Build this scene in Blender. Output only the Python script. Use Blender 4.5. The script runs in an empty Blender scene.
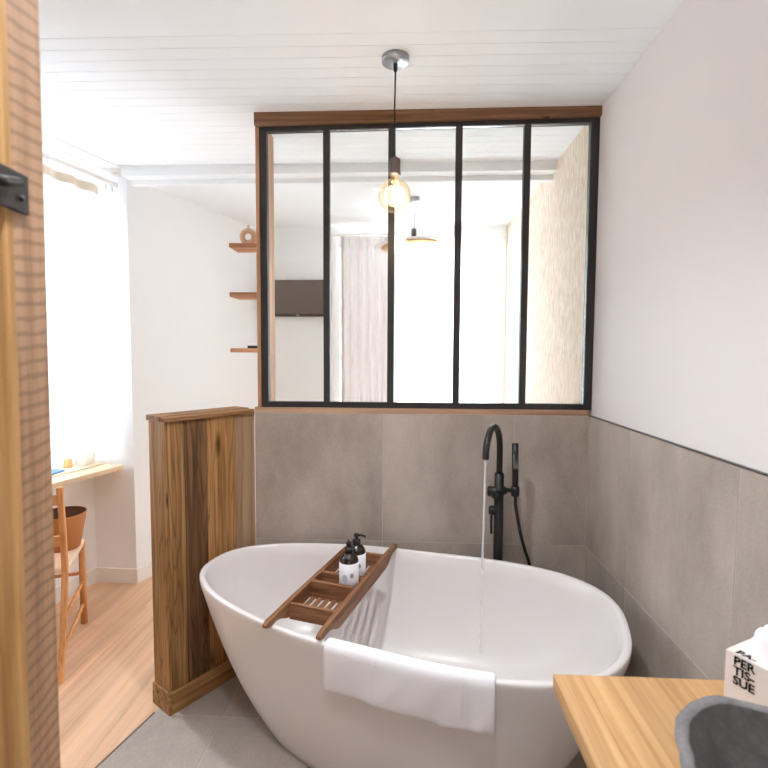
import bpy, bmesh, math, random
from mathutils import Matrix, Vector
from math import sin, cos, pi, radians, sqrt
random.seed(7)
S = bpy.context.scene
COL = S.collection
# ------------------------------------------------------------------ camera
F_PX = 488.3
YAW, PITCH, ROLL = -0.0479, -0.0596, 0.0047
CAM = Vector((-0.8211, -2.2374, 1.4714))
fw = Vector((sin(YAW)*cos(PITCH), cos(YAW)*cos(PITCH), sin(PITCH)))
rt = Vector((cos(YAW), -sin(YAW), 0)); up = rt.cross(fw)
rt2 = rt*cos(ROLL) + up*sin(ROLL); up2 = up*cos(ROLL) - rt*sin(ROLL)
cd = bpy.data.cameras.new('camera'); cam = bpy.data.objects.new('camera', cd); COL.objects.link(cam)
cam.matrix_world = Matrix(((rt2.x, up2.x, -fw.x, CAM.x), (rt2.y, up2.y, -fw.y, CAM.y), (rt2.z, up2.z, -fw.z, CAM.z), (0, 0, 0, 1)))
cd.sensor_fit = 'HORIZONTAL'; cd.sensor_width = 36.0; cd.lens = F_PX/768*36
cd.clip_start = 0.02
cd.dof.use_dof = True; cd.dof.focus_distance = 2.0; cd.dof.aperture_fstop = 4.5
S.camera = cam
# ------------------------------------------------------------------ light
W = bpy.data.worlds.new('daylight'); S.world = W; W.use_nodes = True
bg = W.node_tree.nodes['Background']; bg.inputs[0].default_value = (0.95, 0.98, 1.0, 1); bg.inputs[1].default_value = 1.0
def area(name, loc, direction, sx, sy, power, color):
    l = bpy.data.lights.new(name, 'AREA'); l.shape = 'RECTANGLE'; l.size = sx; l.size_y = sy; l.energy = power; l.color = color
    o = bpy.data.objects.new(name, l); COL.objects.link(o); o.location = loc
    o.rotation_euler = Vector(direction).to_track_quat('-Z', 'Z').to_euler()
    return o
area('daylight_bedroom_window', (-0.72, 2.22, 1.3), (0, -1, -0.05), 1.5, 2.4, 104, (0.84, 0.93, 1.0))
area('daylight_desk_window', (-3.22, 0.1, 1.66), (1, -0.24, -0.08), 1.2, 1.55, 70, (0.83, 0.92, 1.0))
S.cycles.max_bounces = 16; S.cycles.diffuse_bounces = 10; S.cycles.transparent_max_bounces = 16
vs = S.view_settings
vs.view_transform = 'Standard'; vs.look = 'None'; vs.exposure = 1.36; vs.gamma = 1.0; vs.use_curve_mapping = False

# ------------------------------------------------------------------ geometry helpers
class G:
    def __init__(s): s.v = []; s.f = []; s.sm = []
    def add(s, vs, fs, smooth=False):
        b = len(s.v); s.v += [Vector(p) for p in vs]
        for f in fs: s.f.append([b+i for i in f]); s.sm.append(smooth)
        return s
    def box(s, x0, x1, y0, y1, z0, z1, bev=0.0):
        if bev > 0:
            bm = bmesh.new(); bmesh.ops.create_cube(bm, size=1)
            for v in bm.verts: v.co = Vector(((x0+x1)/2+v.co.x*(x1-x0), (y0+y1)/2+v.co.y*(y1-y0), (z0+z1)/2+v.co.z*(z1-z0)))
            bmesh.ops.bevel(bm, geom=list(bm.edges), offset=bev, segments=1, affect='EDGES', clamp_overlap=True)
            s.frombm(bm); return s
        V = [(x0,y0,z0),(x1,y0,z0),(x1,y1,z0),(x0,y1,z0),(x0,y0,z1),(x1,y0,z1),(x1,y1,z1),(x0,y1,z1)]
        return s.add(V, [(0,3,2,1),(4,5,6,7),(0,1,5,4),(1,2,6,5),(2,3,7,6),(3,0,4,7)])
    def frombm(s, bm, smooth=False):
        bm.verts.index_update()
        s.add([v.co.copy() for v in bm.verts], [[v.index for v in f.verts] for f in bm.faces], smooth); bm.free(); return s
    def prism(s, poly, z0, z1, bev=0.0):
        n = len(poly)
        if bev > 0:
            bm = bmesh.new(); vv = [bm.verts.new((p[0], p[1], z1)) for p in poly]; f = bm.faces.new(vv)
            if f.normal.z < 0 or sum(poly[i][0]*poly[(i+1)%n][1]-poly[(i+1)%n][0]*poly[i][1] for i in range(n)) < 0: bmesh.ops.reverse_faces(bm, faces=[f])
            f.normal_update(); top = f
            r = bmesh.ops.extrude_face_region(bm, geom=[f])
            ve = [e for e in r['geom'] if isinstance(e, bmesh.types.BMVert)]
            for v in ve: v.co.z = z0
            bmesh.ops.recalc_face_normals(bm, faces=list(bm.faces))
            ed = [e for e in bm.edges if all(abs(v.co.z-z1) < 1e-6 for v in e.verts)]
            bmesh.ops.bevel(bm, geom=ed, offset=bev, segments=1, affect='EDGES', clamp_overlap=True)
            return s.frombm(bm)
        a = sum(poly[i][0]*poly[(i+1)%n][1]-poly[(i+1)%n][0]*poly[i][1] for i in range(n))
        if a < 0: poly = poly[::-1]
        V = [(p[0],p[1],z0) for p in poly]+[(p[0],p[1],z1) for p in poly]
        return s.add(V, [list(range(n))[::-1], list(range(n, 2*n))]+[(i, (i+1)%n, n+(i+1)%n, n+i) for i in range(n)])
    def tube(s, path, r, n=16, caps=True, radii=None):
        P = [Vector(p) for p in path]; m = len(P); V = []; ref = None
        for i in range(m):
            t = (P[min(i+1, m-1)]-P[max(i-1, 0)]).normalized()
            if ref is None:
                ref = Vector((0, 0, 1)) if abs(t.z) < .9 else Vector((1, 0, 0))
            a = (ref - t*ref.dot(t)).normalized(); b = t.cross(a); ref = a
            rr = radii[i] if radii else r
            for k in range(n):
                q = 2*pi*k/n; V.append(P[i]+a*rr*cos(q)+b*rr*sin(q))
        Fs = [(i*n+k, i*n+(k+1)%n, (i+1)*n+(k+1)%n, (i+1)*n+k) for i in range(m-1) for k in range(n)]
        s.add(V, Fs, True)
        if caps:
            b0 = len(s.v)-m*n
            s.f.append([b0+k for k in range(n)][::-1]); s.sm.append(False)
            s.f.append([b0+(m-1)*n+k for k in range(n)]); s.sm.append(False)
        return s
    def lathe(s, prof, c=(0,0,0), n=32, axis='z'):
        V = []; m = len(prof)
        for r, z in prof:
            for k in range(n):
                q = 2*pi*k/n; V.append(Vector((c[0]+r*cos(q), c[1]+r*sin(q), c[2]+z)))
        Fs = [(i*n+k, i*n+(k+1)%n, (i+1)*n+(k+1)%n, (i+1)*n+k) for i in range(m-1) for k in range(n)]
        return s.add(V, Fs, True)
    def tf(s, M):
        s.v = [M @ v for v in s.v]; return s
def obj(name, g, mat, parent=None, frame=None, mods=None, autosmooth=None):
    """link geometry g as ONE mesh object; origin at the foot of its bounding box; frame = orientation of its own axes"""
    xs = [v.x for v in g.v]; ys = [v.y for v in g.v]; zs = [v.z for v in g.v]
    c = Vector(((min(xs)+max(xs))/2, (min(ys)+max(ys))/2, min(zs)))
    me = bpy.data.meshes.new(name); me.from_pydata([v-c for v in g.v], [], g.f); me.validate(); me.update()
    for p, sm in zip(me.polygons, g.sm): p.use_smooth = sm
    o = bpy.data.objects.new(name, me); COL.objects.link(o)
    if mat: me.materials.append(M_[mat] if isinstance(mat, str) else mat)
    place(o, (frame or Matrix()) @ Matrix.Translation(c), parent)
    return o
WM = {}
def place(o, mw, parent):
    WM[o.name] = mw
    if parent:
        o.parent = parent; o.matrix_parent_inverse = WM[parent.name].inverted()
    o.matrix_basis = mw
def tag(o, label, cat, group=None, kind=None):
    o['label'] = label; o['category'] = cat
    if group: o['group'] = group
    if kind: o['kind'] = kind
    return o
def thing(name, label, cat, loc, group=None, rz=0.0, kind=None):
    o = bpy.data.objects.new(name, None); o.empty_display_size = .05; COL.objects.link(o)
    place(o, Matrix.Translation(loc) @ Matrix.Rotation(rz, 4, 'Z'), None)
    return tag(o, label, cat, group, kind)
def struct(name, g, mat, label, cat):
    return tag(obj(name, g, mat), label, cat, None, 'structure')
def fr(o): return WM[o.name].copy()
def box(*a, bev=0.0): return G().box(*a, bev=bev)
def clip(poly, region):
    out = list(poly); n = len(region)
    for i in range(n):
        a = region[i]; b = region[(i+1) % n]; inp = out; out = []
        def side(p): return (b[0]-a[0])*(p[1]-a[1])-(b[1]-a[1])*(p[0]-a[0])
        for j in range(len(inp)):
            p, q = inp[j], inp[(j+1) % len(inp)]; sp, sq = side(p), side(q)
            if sp >= 0: out.append(p)
            if sp*sq < 0:
                t = sp/(sp-sq); out.append((p[0]+t*(q[0]-p[0]), p[1]+t*(q[1]-p[1])))
        if len(out) < 3: return []
    # drop slivers
    ar = abs(sum(out[i][0]*out[(i+1)%len(out)][1]-out[(i+1)%len(out)][0]*out[i][1] for i in range(len(out))))/2
    return out if ar > 1e-4 else []
# ------------------------------------------------------------------ materials
M_ = {}
def newmat(name):
    m = bpy.data.materials.new(name); m.use_nodes = True; nt = m.node_tree
    M_[name] = m; return m, nt, nt.nodes['Principled BSDF']
def N(nt, t, **kw):
    n = nt.nodes.new(t)
    for k, v in kw.items(): setattr(n, k, v)
    return n
def srgb(r, g, b):
    f = lambda c: (c/255/12.92) if c/255 <= .04045 else ((c/255+.055)/1.055)**2.4
    return (f(r), f(g), f(b), 1)
def plain(name, rgb, rough=.5, metal=0.0, spec=.5, **kw):
    m, nt, b = newmat(name); b.inputs['Base Color'].default_value = srgb(*rgb); b.inputs['Roughness'].default_value = rough
    b.inputs['Metallic'].default_value = metal; b.inputs['Specular IOR Level'].default_value = spec
    for k, v in kw.items(): b.inputs[k].default_value = v
    return m
def coords(nt, scale, rnd=True):
    tc = N(nt, 'ShaderNodeTexCoord'); mp = N(nt, 'ShaderNodeMapping'); mp.inputs['Scale'].default_value = scale
    if rnd:
        oi = N(nt, 'ShaderNodeObjectInfo'); mul = N(nt, 'ShaderNodeVectorMath', operation='SCALE'); cx = N(nt, 'ShaderNodeCombineXYZ')
        for i in range(3): nt.links.new(oi.outputs['Random'], cx.inputs[i])
        nt.links.new(cx.outputs[0], mul.inputs[0]); mul.inputs['Scale'].default_value = 37.0
        ad = N(nt, 'ShaderNodeVectorMath', operation='ADD'); nt.links.new(tc.outputs['Object'], ad.inputs[0]); nt.links.new(mul.outputs[0], ad.inputs[1])
        nt.links.new(ad.outputs[0], mp.inputs['Vector'])
    else: nt.links.new(tc.outputs['Object'], mp.inputs['Vector'])
    return mp.outputs[0]
def ramp(nt, src, stops):
    r = N(nt, 'ShaderNodeValToRGB'); nt.links.new(src, r.inputs[0]); e = r.color_ramp.elements
    while len(e) < len(stops): e.new(.5)
    for el, (p, c) in zip(e, stops): el.position = p; el.color = c
    return r.outputs[0]
def mix(nt, fac, a, b, mode='MIX'):
    m = N(nt, 'ShaderNodeMix', data_type='RGBA', blend_type=mode)
    for s, v in ((m.inputs[0], fac), (m.inputs[6], a), (m.inputs[7], b)):
        if hasattr(v, 'is_linked'): nt.links.new(v, s)
        else: s.default_value = v
    return m.outputs[2]
def bump(nt, b, h, strength, dist):
    bp = N(nt, 'ShaderNodeBump'); bp.inputs['Strength'].default_value = strength; bp.inputs['Distance'].default_value = dist
    nt.links.new(h, bp.inputs['Height']); nt.links.new(bp.outputs[0], b.inputs['Normal'])
def wood(name, light, mid, dark, axis, cross=30.0, along=1.6, rough=.6, knots=0.0, bstr=.25, spec=.25, saw=0.0, long=False):
    m, nt, b = newmat(name)
    sc = [cross]*3; sc[axis] = along
    v = coords(nt, sc)
    n1 = N(nt, 'ShaderNodeTexNoise'); n1.inputs['Scale'].default_value = 1.0; n1.inputs['Detail'].default_value = 6; n1.inputs['Roughness'].default_value = .62; n1.inputs['Distortion'].default_value = .6
    nt.links.new(v, n1.inputs['Vector'])
    c1 = ramp(nt, n1.outputs[0], [(.30, srgb(*dark)), (.47, srgb(*mid)), (.68, srgb(*light))])
    sc2 = [cross*.22]*3; sc2[axis] = along*.7
    v2 = coords(nt, sc2)
    n2 = N(nt, 'ShaderNodeTexNoise'); n2.inputs['Scale'].default_value = 1.0; n2.inputs['Detail'].default_value = 3; nt.links.new(v2, n2.inputs['Vector'])
    c2 = ramp(nt, n2.outputs[0], [(.35, (.82, .80, .78, 1)), (.65, (1.06, 1.05, 1.04, 1))])
    c = mix(nt, 1.0, c1, c2, 'MULTIPLY')
    if knots > 0:
        sc3 = [13.0]*3; sc3[axis] = 3.2 if long else 7.0
        v3 = coords(nt, sc3)
        vo = N(nt, 'ShaderNodeTexVoronoi'); vo.inputs['Scale'].default_value = 1.0; nt.links.new(v3, vo.inputs['Vector'])
        k = ramp(nt, vo.outputs['Distance'], [(.06, (1, 1, 1, 1)), (.16*knots+.06, (0, 0, 0, 1))])
        c = mix(nt, k, c, srgb(*[int(x*.42) for x in mid]))
    if long:
        sc5 = [26.0]*3; sc5[axis] = 1.5
        v5 = coords(nt, sc5); ns = N(nt, 'ShaderNodeTexNoise'); ns.inputs['Scale'].default_value = .55; ns.inputs['Detail'].default_value = 1.5; nt.links.new(v5, ns.inputs['Vector'])
        ml = N(nt, 'ShaderNodeMath', operation='MULTIPLY'); ml.inputs[1].default_value = 13.0; nt.links.new(ns.outputs[0], ml.inputs[0])
        fr_ = N(nt, 'ShaderNodeMath', operation='FRACT'); nt.links.new(ml.outputs[0], fr_.inputs[0])
        k5 = ramp(nt, fr_.outputs[0], [(.0, (.55, .55, .55, 1)), (.22, (0, 0, 0, 1)), (.85, (0, 0, 0, 1)), (1.0, (.55, .55, .55, 1))])
        c = mix(nt, k5, c, srgb(*[int(x*.55) for x in mid]))
    if saw > 0:
        v4 = coords(nt, (1, 1, 1)); rot = N(nt, 'ShaderNodeMapping'); rot.inputs['Rotation'].default_value = (radians(8), radians(9), 0); nt.links.new(v4, rot.inputs['Vector'])
        wv = N(nt, 'ShaderNodeTexWave', wave_type='BANDS', bands_direction='Z'); wv.inputs['Scale'].default_value = 17.0; wv.inputs['Distortion'].default_value = 2.6; wv.inputs['Detail'].default_value = 2.0; wv.inputs['Detail Scale'].default_value = 1.2
        nt.links.new(rot.outputs[0], wv.inputs['Vector'])
        k = ramp(nt, wv.outputs[0], [(.05, (saw, saw, saw, 1)), (.45, (0, 0, 0, 1))])
        c = mix(nt, k, c, srgb(*[int(x*.6) for x in mid]))
    nt.links.new(c, b.inputs['Base Color']); b.inputs['Roughness'].default_value = rough; b.inputs['Specular IOR Level'].default_value = spec
    bump(nt, b, n1.outputs[0], bstr, .004)
    return m
def stone(name, a, bb, scale, rough, bstr=.1, spec=.4, fine=80, streak=(1, 1, 1)):
    m, nt, b = newmat(name)
    v = coords(nt, streak)
    n1 = N(nt, 'ShaderNodeTexNoise'); n1.inputs['Scale'].default_value = scale; n1.inputs['Detail'].default_value = 8; n1.inputs['Roughness'].default_value = .65; nt.links.new(v, n1.inputs['Vector'])
    n2 = N(nt, 'ShaderNodeTexNoise'); n2.inputs['Scale'].default_value = fine; n2.inputs['Detail'].default_value = 4; nt.links.new(v, n2.inputs['Vector'])
    c = ramp(nt, n1.outputs[0], [(.3, srgb(*a)), (.7, srgb(*bb))])
    c2 = ramp(nt, n2.outputs[0], [(.3, (.9, .9, .9, 1)), (.7, (1.06, 1.06, 1.06, 1))])
    nt.links.new(mix(nt, 1.0, c, c2, 'MULTIPLY'), b.inputs['Base Color']); b.inputs['Roughness'].default_value = rough; b.inputs['Specular IOR Level'].default_value = spec
    bump(nt, b, n2.outputs[0], bstr, .002)
    return m
def fabric(name, rgb, scale=900, bstr=.2, sheen=.2, transl=0.0):
    m, nt, b = newmat(name); b.inputs['Base Color'].default_value = srgb(*rgb); b.inputs['Roughness'].default_value = .95; b.inputs['Specular IOR Level'].default_value = .1
    b.inputs['Sheen Weight'].default_value = sheen
    v = coords(nt, (1, 1, 1), False); n = N(nt, 'ShaderNodeTexNoise'); n.inputs['Scale'].default_value = scale; n.inputs['Detail'].default_value = 2; nt.links.new(v, n.inputs['Vector'])
    bump(nt, b, n.outputs[0], bstr, .002)
    if transl > 0:
        t = N(nt, 'ShaderNodeBsdfTranslucent'); t.inputs[0].default_value = srgb(*rgb); mx = N(nt, 'ShaderNodeMixShader'); mx.inputs[0].default_value = transl
        nt.links.new(b.outputs[0], mx.inputs[1]); nt.links.new(t.outputs[0], mx.inputs[2]); nt.links.new(mx.outputs[0], nt.nodes['Material Output'].inputs[0])
    return m
def thinglass(name, tint, refl=.06, rough=0.0):
    m, nt, b = newmat(name)
    t = N(nt, 'ShaderNodeBsdfTransparent'); t.inputs[0].default_value = tint; g = N(nt, 'ShaderNodeBsdfGlossy'); g.inputs['Roughness'].default_value = rough
    lw = N(nt, 'ShaderNodeFresnel'); lw.inputs[0].default_value = 1.45; mx = N(nt, 'ShaderNodeMixShader')
    nt.links.new(lw.outputs[0], mx.inputs[0])
    nt.links.new(t.outputs[0], mx.inputs[1]); nt.links.new(g.outputs[0], mx.inputs[2]); nt.links.new(mx.outputs[0], nt.nodes['Material Output'].inputs[0])
    return m
plain('paint', (229, 223, 221), .85, spec=.2)
plain('paint_ceiling', (242, 244, 246), .8, spec=.2)
plain('paint_bedroom', (244, 246, 248), .85, spec=.2)
plain('groove', (222, 217, 214), .9)
plain('white_trim', (240, 238, 236), .5)
plain('grout', (196, 187, 180), .9)
plain('strip_brown', (112, 90, 72), .5)
plain('metal_trim', (120, 116, 112), .35, metal=1.0)
stone('tile', (158, 147, 138), (196, 185, 175), 2.2, .55, .05, .35, 150, (1.6, 1.6, .8))
stone('floor_tile', (160, 151, 143), (190, 180, 171), 2.6, .55, .05, .35, 150)
stone('basin_stone', (70, 68, 68), (96, 93, 92), 28, .75, .5, .25, 120)
stone('basin_rim', (104, 101, 102), (134, 130, 131), 30, .8, .6, .25, 140)
stone('wallpaper', (206, 182, 158), (252, 239, 224), 60, .8, .4, .2, 200, (1, 1, .22))
wood('wood_gold', (190, 150, 104), (164, 122, 78), (120, 82, 48), 2, cross=48, knots=.6, long=True)
wood('wood_gold2', (200, 156, 106), (176, 130, 80), (130, 86, 46), 2, cross=44, knots=1.0, long=True)
wood('wood_dark', (146, 110, 78), (112, 80, 54), (68, 46, 30), 2, cross=40, knots=.5, long=True)
wood('wood_grey', (186, 160, 134), (166, 138, 110), (136, 108, 82), 2, cross=44, knots=.3)
wood('wood_base', (190, 146, 98), (160, 118, 74), (112, 76, 44), 0, cross=44, knots=.4)
wood('wood_cap', (176, 134, 96), (150, 110, 74), (116, 80, 52), 0, cross=44)
wood('wood_beam', (152, 116, 90), (128, 94, 70), (92, 65, 47), 0, cross=44, knots=.6)
wood('wood_stud', (214, 172, 138), (196, 152, 116), (160, 118, 86), 2)
wood('wood_shelf', (212, 166, 132), (196, 146, 112), (164, 116, 84), 0)
wood('wood_sill', (200, 168, 140), (184, 150, 122), (154, 120, 92), 0)
wood('wood_counter', (208, 170, 124), (194, 152, 106), (164, 120, 76), 1, cross=70, along=1.6, knots=.22, rough=.55)
wood('wood_teak', (158, 114, 82), (134, 92, 64), (100, 66, 44), 1, cross=70, along=5, rough=.5)
wood('wood_teak_cross', (164, 120, 88), (140, 98, 70), (106, 72, 50), 0, cross=70, along=5, rough=.5)
wood('wood_pine', (236, 178, 122), (226, 162, 104), (194, 128, 76), 2, cross=50, rough=.5)
wood('wood_desk', (244, 224, 196), (236, 212, 180), (214, 182, 144), 1, cross=26)
wood('wood_door', (214, 172, 116), (198, 152, 98), (164, 118, 70), 2, cross=30, knots=.2)
wood('wood_sawn', (192, 154, 124), (178, 140, 110), (148, 112, 84), 2, cross=34, saw=.45, knots=.3)
wood('oak_floor', (238, 201, 170), (231, 190, 156), (218, 173, 138), 1, cross=34, along=1.0, rough=.45, bstr=.08, spec=.4)
plain('black_metal', (22, 21, 22), .42, spec=.5)
plain('black_frame', (46, 44, 46), .45, spec=.5)
plain('bracket_metal', (52, 48, 49), .5, metal=.4)
plain('nozzle', (92, 88, 90), .6)
plain('chrome', (176, 178, 184), .38, metal=.75)
plain('socket_metal', (110, 98, 92), .35, metal=.8)
plain('dark_rubber', (28, 24, 24), .6)
plain('acrylic', (226, 221, 220), .24, spec=.5)
plain('white_plastic', (236, 232, 230), .45)
plain('card', (228, 218, 212), .75, spec=.2)
plain('ink', (30, 28, 28), .8, spec=.1)
plain('tissue', (244, 240, 240), .95, spec=.1)
plain('label_paper', (222, 220, 226), .7)
plain('label_print', (150, 146, 140), .7)
plain('label_blue', (188, 196, 214), .7)
plain('amber', (40, 26, 20), .12, spec=.6)
plain('ceramic', (232, 226, 220), .5)
plain('ring_clay', (220, 186, 158), .8)
plain('tv_black', (40, 36, 36), .3)
plain('tv_screen', (98, 88, 86), .35)
plain('silver', (200, 200, 200), .3, metal=1)
plain('blue_paper', (96, 130, 176), .8)
plain('orange_glaze', (226, 156, 104), .4)
plain('basket_leather', (196, 132, 78), .7)
plain('basket_inside', (96, 58, 34), .8)
plain('brass', (212, 170, 110), .35, metal=.6)
fabric('towel', (236, 234, 239), 500, .6, .4)
fabric('curtain', (247, 243, 243), 700, .1, .1, .014)
fabric('rush', (236, 204, 176), 260, .9, .1)
fabric('curtain_tape', (226, 212, 194), 400, .4, .1, .3)
thinglass('pane_glass', (.985, .99, .985, 1))
def bulbglass(name):
    m, nt, b = newmat(name)
    t = N(nt, 'ShaderNodeBsdfTransparent'); t.inputs[0].default_value = (1.0, .93, .82, 1); g = N(nt, 'ShaderNodeBsdfGlossy'); g.inputs['Roughness'].default_value = .12; g.inputs[0].default_value = (1.0, .86, .66, 1)
    d = N(nt, 'ShaderNodeBsdfTranslucent'); d.inputs[0].default_value = (.95, .72, .42, 1)
    lw = N(nt, 'ShaderNodeLayerWeight'); lw.inputs[0].default_value = .25
    a = N(nt, 'ShaderNodeMixShader'); a.inputs[0].default_value = .06; nt.links.new(g.outputs[0], a.inputs[1]); nt.links.new(d.outputs[0], a.inputs[2])
    f = N(nt, 'ShaderNodeMath', operation='MULTIPLY_ADD'); f.inputs[1].default_value = .38; f.inputs[2].default_value = .04; nt.links.new(lw.outputs['Facing'], f.inputs[0])
    mx = N(nt, 'ShaderNodeMixShader'); nt.links.new(f.outputs[0], mx.inputs[0]); nt.links.new(t.outputs[0], mx.inputs[1]); nt.links.new(a.outputs[0], mx.inputs[2]); nt.links.new(mx.outputs[0], nt.nodes['Material Output'].inputs[0])
bulbglass('bulb_glass')
def sheer(name, rgb, op, tl=.6):
    m, nt, b = newmat(name)
    d = N(nt, 'ShaderNodeBsdfDiffuse'); d.inputs[0].default_value = srgb(*rgb); t = N(nt, 'ShaderNodeBsdfTranslucent'); t.inputs[0].default_value = srgb(*rgb); tr = N(nt, 'ShaderNodeBsdfTransparent')
    a = N(nt, 'ShaderNodeMixShader'); a.inputs[0].default_value = tl; c = N(nt, 'ShaderNodeMixShader'); c.inputs[0].default_value = op
    nt.links.new(d.outputs[0], a.inputs[1]); nt.links.new(t.outputs[0], a.inputs[2]); nt.links.new(tr.outputs[0], c.inputs[1]); nt.links.new(a.outputs[0], c.inputs[2])
    nt.links.new(c.outputs[0], nt.nodes['Material Output'].inputs[0])
sheer('sheer', (244, 246, 248), .93)
sheer('sheer_desk', (236, 238, 241), .965, .30)
def water(name):
    m, nt, b = newmat(name); b.inputs['Base Color'].default_value = (.92, .92, .93, 1); b.inputs['Roughness'].default_value = .08; b.inputs['IOR'].default_value = 1.33
    t = N(nt, 'ShaderNodeBsdfTransparent'); mx = N(nt, 'ShaderNodeMixShader'); n = N(nt, 'ShaderNodeTexNoise'); n.inputs['Scale'].default_value = 90
    nt.links.new(ramp(nt, n.outputs[0], [(.4, (.2, .2, .2, 1)), (.6, (.8, .8, .8, 1))]), mx.inputs[0]); nt.links.new(t.outputs[0], mx.inputs[1]); nt.links.new(b.outputs[0], mx.inputs[2]); nt.links.new(mx.outputs[0], nt.nodes['Material Output'].inputs[0])
water('water')
def emit(name, rgb, s):
    m, nt, b = newmat(name); b.inputs['Base Color'].default_value = srgb(*rgb); b.inputs['Emission Color'].default_value = srgb(*rgb); b.inputs['Emission Strength'].default_value = s
emit('added_lamp_lens', (255, 244, 230), 6)  # glowing lens of the added downlights
emit('filament', (255, 206, 140), 7)

# ------------------------------------------------------------------ the setting
ZC = 2.55
def lx(y): return -2.547+0.2637*(y-0.74)          # face of the left wall
# floor -----------------------------------------------------------
floor = struct('floor', box(-3.6, .2, -3.2, 2.3, -.12, -.0012), 'grout', 'grey tiled and pale oak floor', 'floor')
TR = [(-2.43, -3.0), (0, -3.0), (0, 0), (-1.55, 0), (-1.845, -.362), (-2.36, -2.4)]
gp = .0015
for i in range(-2, 4):
    for j in range(-1, 6):
        x0 = -1.56+.6*i; y1 = -.37-.6*(j-1); y0 = y1-.6
        p = clip([(x0+gp, y0+gp), (x0+.6-gp, y0+gp), (x0+.6-gp, y1-gp), (x0+gp, y1-gp)], TR)
        if p: obj('tile', G().prism(p, -.012, 0, .001), 'floor_tile', floor)
RA = [(-3.3, -2.7), (-2.445, -2.7), (-1.855, -.36), (-3.3, -.36)]
RB = [(-3.3, -.36), (-1.855, -.36), (-1.60, 0), (-1.5, 2.0), (-3.3, 2.0)]
for i in range(10):
    x0 = -3.30+.19*i; y = -2.9-random.random()*1.2
    while y < 2.0:
        y2 = y+1.9; q = [(x0+.0008, y+.0008), (x0+.1892, y+.0008), (x0+.1892, y2-.0008), (x0+.0008, y2-.0008)]
        g = G()
        for rg in (RA, RB):
            p = clip(q, rg)
            if p: g.prism(p, -.012, 0)
        if g.v: obj('plank', g, 'oak_floor', floor)
        y = y2
d1 = Vector((.97, .243)) ; 
obj('transition_strip', G().prism([(-2.446, -2.7), (-2.440, -2.7), (-1.846, -.362), (-1.852, -.362)], -.01, .0012), 'strip_brown', floor)
# ceiling -----------------------------------------------------------
ceil = struct('ceiling', box(-3.6, .2, -3.2, 2.3, ZC+.006, ZC+.1), 'groove', 'white painted ceiling of narrow tongue and groove boards', 'ceiling')
pb = .0655; yb = -.549; SL = .0145
def cy(y, x): return y+SL*(x+1.88)
obj('plain_panel', G().prism([(-3.3, -3.1), (.012, -3.1), (.012, cy(yb, 0)), (-3.3, cy(yb, -3.3))], ZC, ZC+.014), 'paint_ceiling', ceil)
NBD = 17
for i in range(NBD):
    y0 = yb+pb*i; xa = lx(y0)+.02; ya, y2 = y0+.0016, y0+pb-.0006
    obj('ceiling_board', G().prism([(xa, cy(ya, xa)), (.012, cy(ya, 0)), (.012, cy(y2, 0)), (xa, cy(y2, xa))], ZC, ZC+.014), 'paint_ceiling', ceil)
ye = .58
bm_ = tag(obj('trim_1', G().box(lx(.6)+.10, 0, ye, ye+.075, ZC-.05, ZC+.02).box(lx(.7)+.09, 0, ye+.075, ye+.105, ZC-.078, ZC+.02), 'paint_ceiling'), 'white stepped ceiling beam crossing the bedroom', 'beam', None, 'structure')
obj('plain_panel', box(-2.6, 0, ye+.105, 1.95, ZC, ZC+.014), 'paint_ceiling', ceil)
cv = [(lx(-.9)-.02, -.9), (lx(-.9)+.10, -.9), (lx(ye)+.10, ye), (lx(ye)-.02, ye)]
tag(obj('trim_2', G().prism(cv, ZC-.004, ZC+.01), 'paint_ceiling'), 'white coving strip along the ceiling above the sheer curtain', 'coving', None, 'structure')
# back wall below the steel window -----------------------------------
wb = struct('wall_back', box(-1.5325, .014, .0012, .20, 0, 1.2), 'grout', 'low wall of large grey tiles behind the bathtub', 'wall')
XS = [-1.5325, -.9325, -.3325, 0]
for i in range(3):
    for z0, z1 in ((0, .6), (.6, 1.2)):
        obj('tile', box(XS[i]+gp, XS[i+1]-gp, 0, .008, z0+gp, z1-gp, bev=.0008), 'tile', wb)
# right wall: tiles, paint, metal strip ------------------------------
wr = struct('wall_right', G().box(.0012, .2, -3.2, .2, 0, 1.2).box(.016, .2, -3.2, .2, 1.2, ZC+.1), 'grout', 'white painted wall with grey tiles below, beside the bathtub', 'wall')
obj('painted_panel', box(.011, .016, -3.1, .034, 1.2, ZC+.01), 'paint', wr)
YS = [0, -.4067, -1.0067, -1.6067, -2.2067, -2.8067]
for i in range(5):
    for z0, z1 in ((0, .6), (.6, 1.2)):
        obj('tile', box(0, .008, YS[i+1]+gp, YS[i]-gp, z0+gp, z1-gp, bev=.0008), 'tile', wr)
obj('edge_strip', box(-.0015, .011, -2.8, 0, 1.2, 1.203), 'metal_trim', wr)
# bedroom walls -------------------------------------------------------
struct('wall_bedroom_right', G().box(0, .2, .2, 1.95, 0, ZC+.1).box(0, .2, .034, .2, 1.2265, ZC+.1), 'wallpaper', 'bedroom wall with beige fibre wallpaper seen through the panes', 'wall')
WX0, WX1, WZ = -1.40, -.035, 2.44
wf = struct('wall_bedroom_back', G().box(-2.9, WX0, 1.95, 2.12, 0, ZC+.1).box(WX0, WX1, 1.95, 2.12, WZ, ZC+.1).box(WX1, .2, 1.95, 2.12, 0, ZC+.1), 'paint_bedroom', 'white bedroom wall carrying the television', 'wall')
P0 = (-2.547, .74)
wl = struct('wall_left', G().prism([P0, (-2.125, 1.95), (-2.9, 1.95), (-3.0, .78), (-2.83, .752)], 0, ZC+.1), 'paint_bedroom', 'white left wall beyond the desk niche', 'wall')
NX = lambda y: -2.82+.231*(y-.752)
NY0 = -.62
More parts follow.
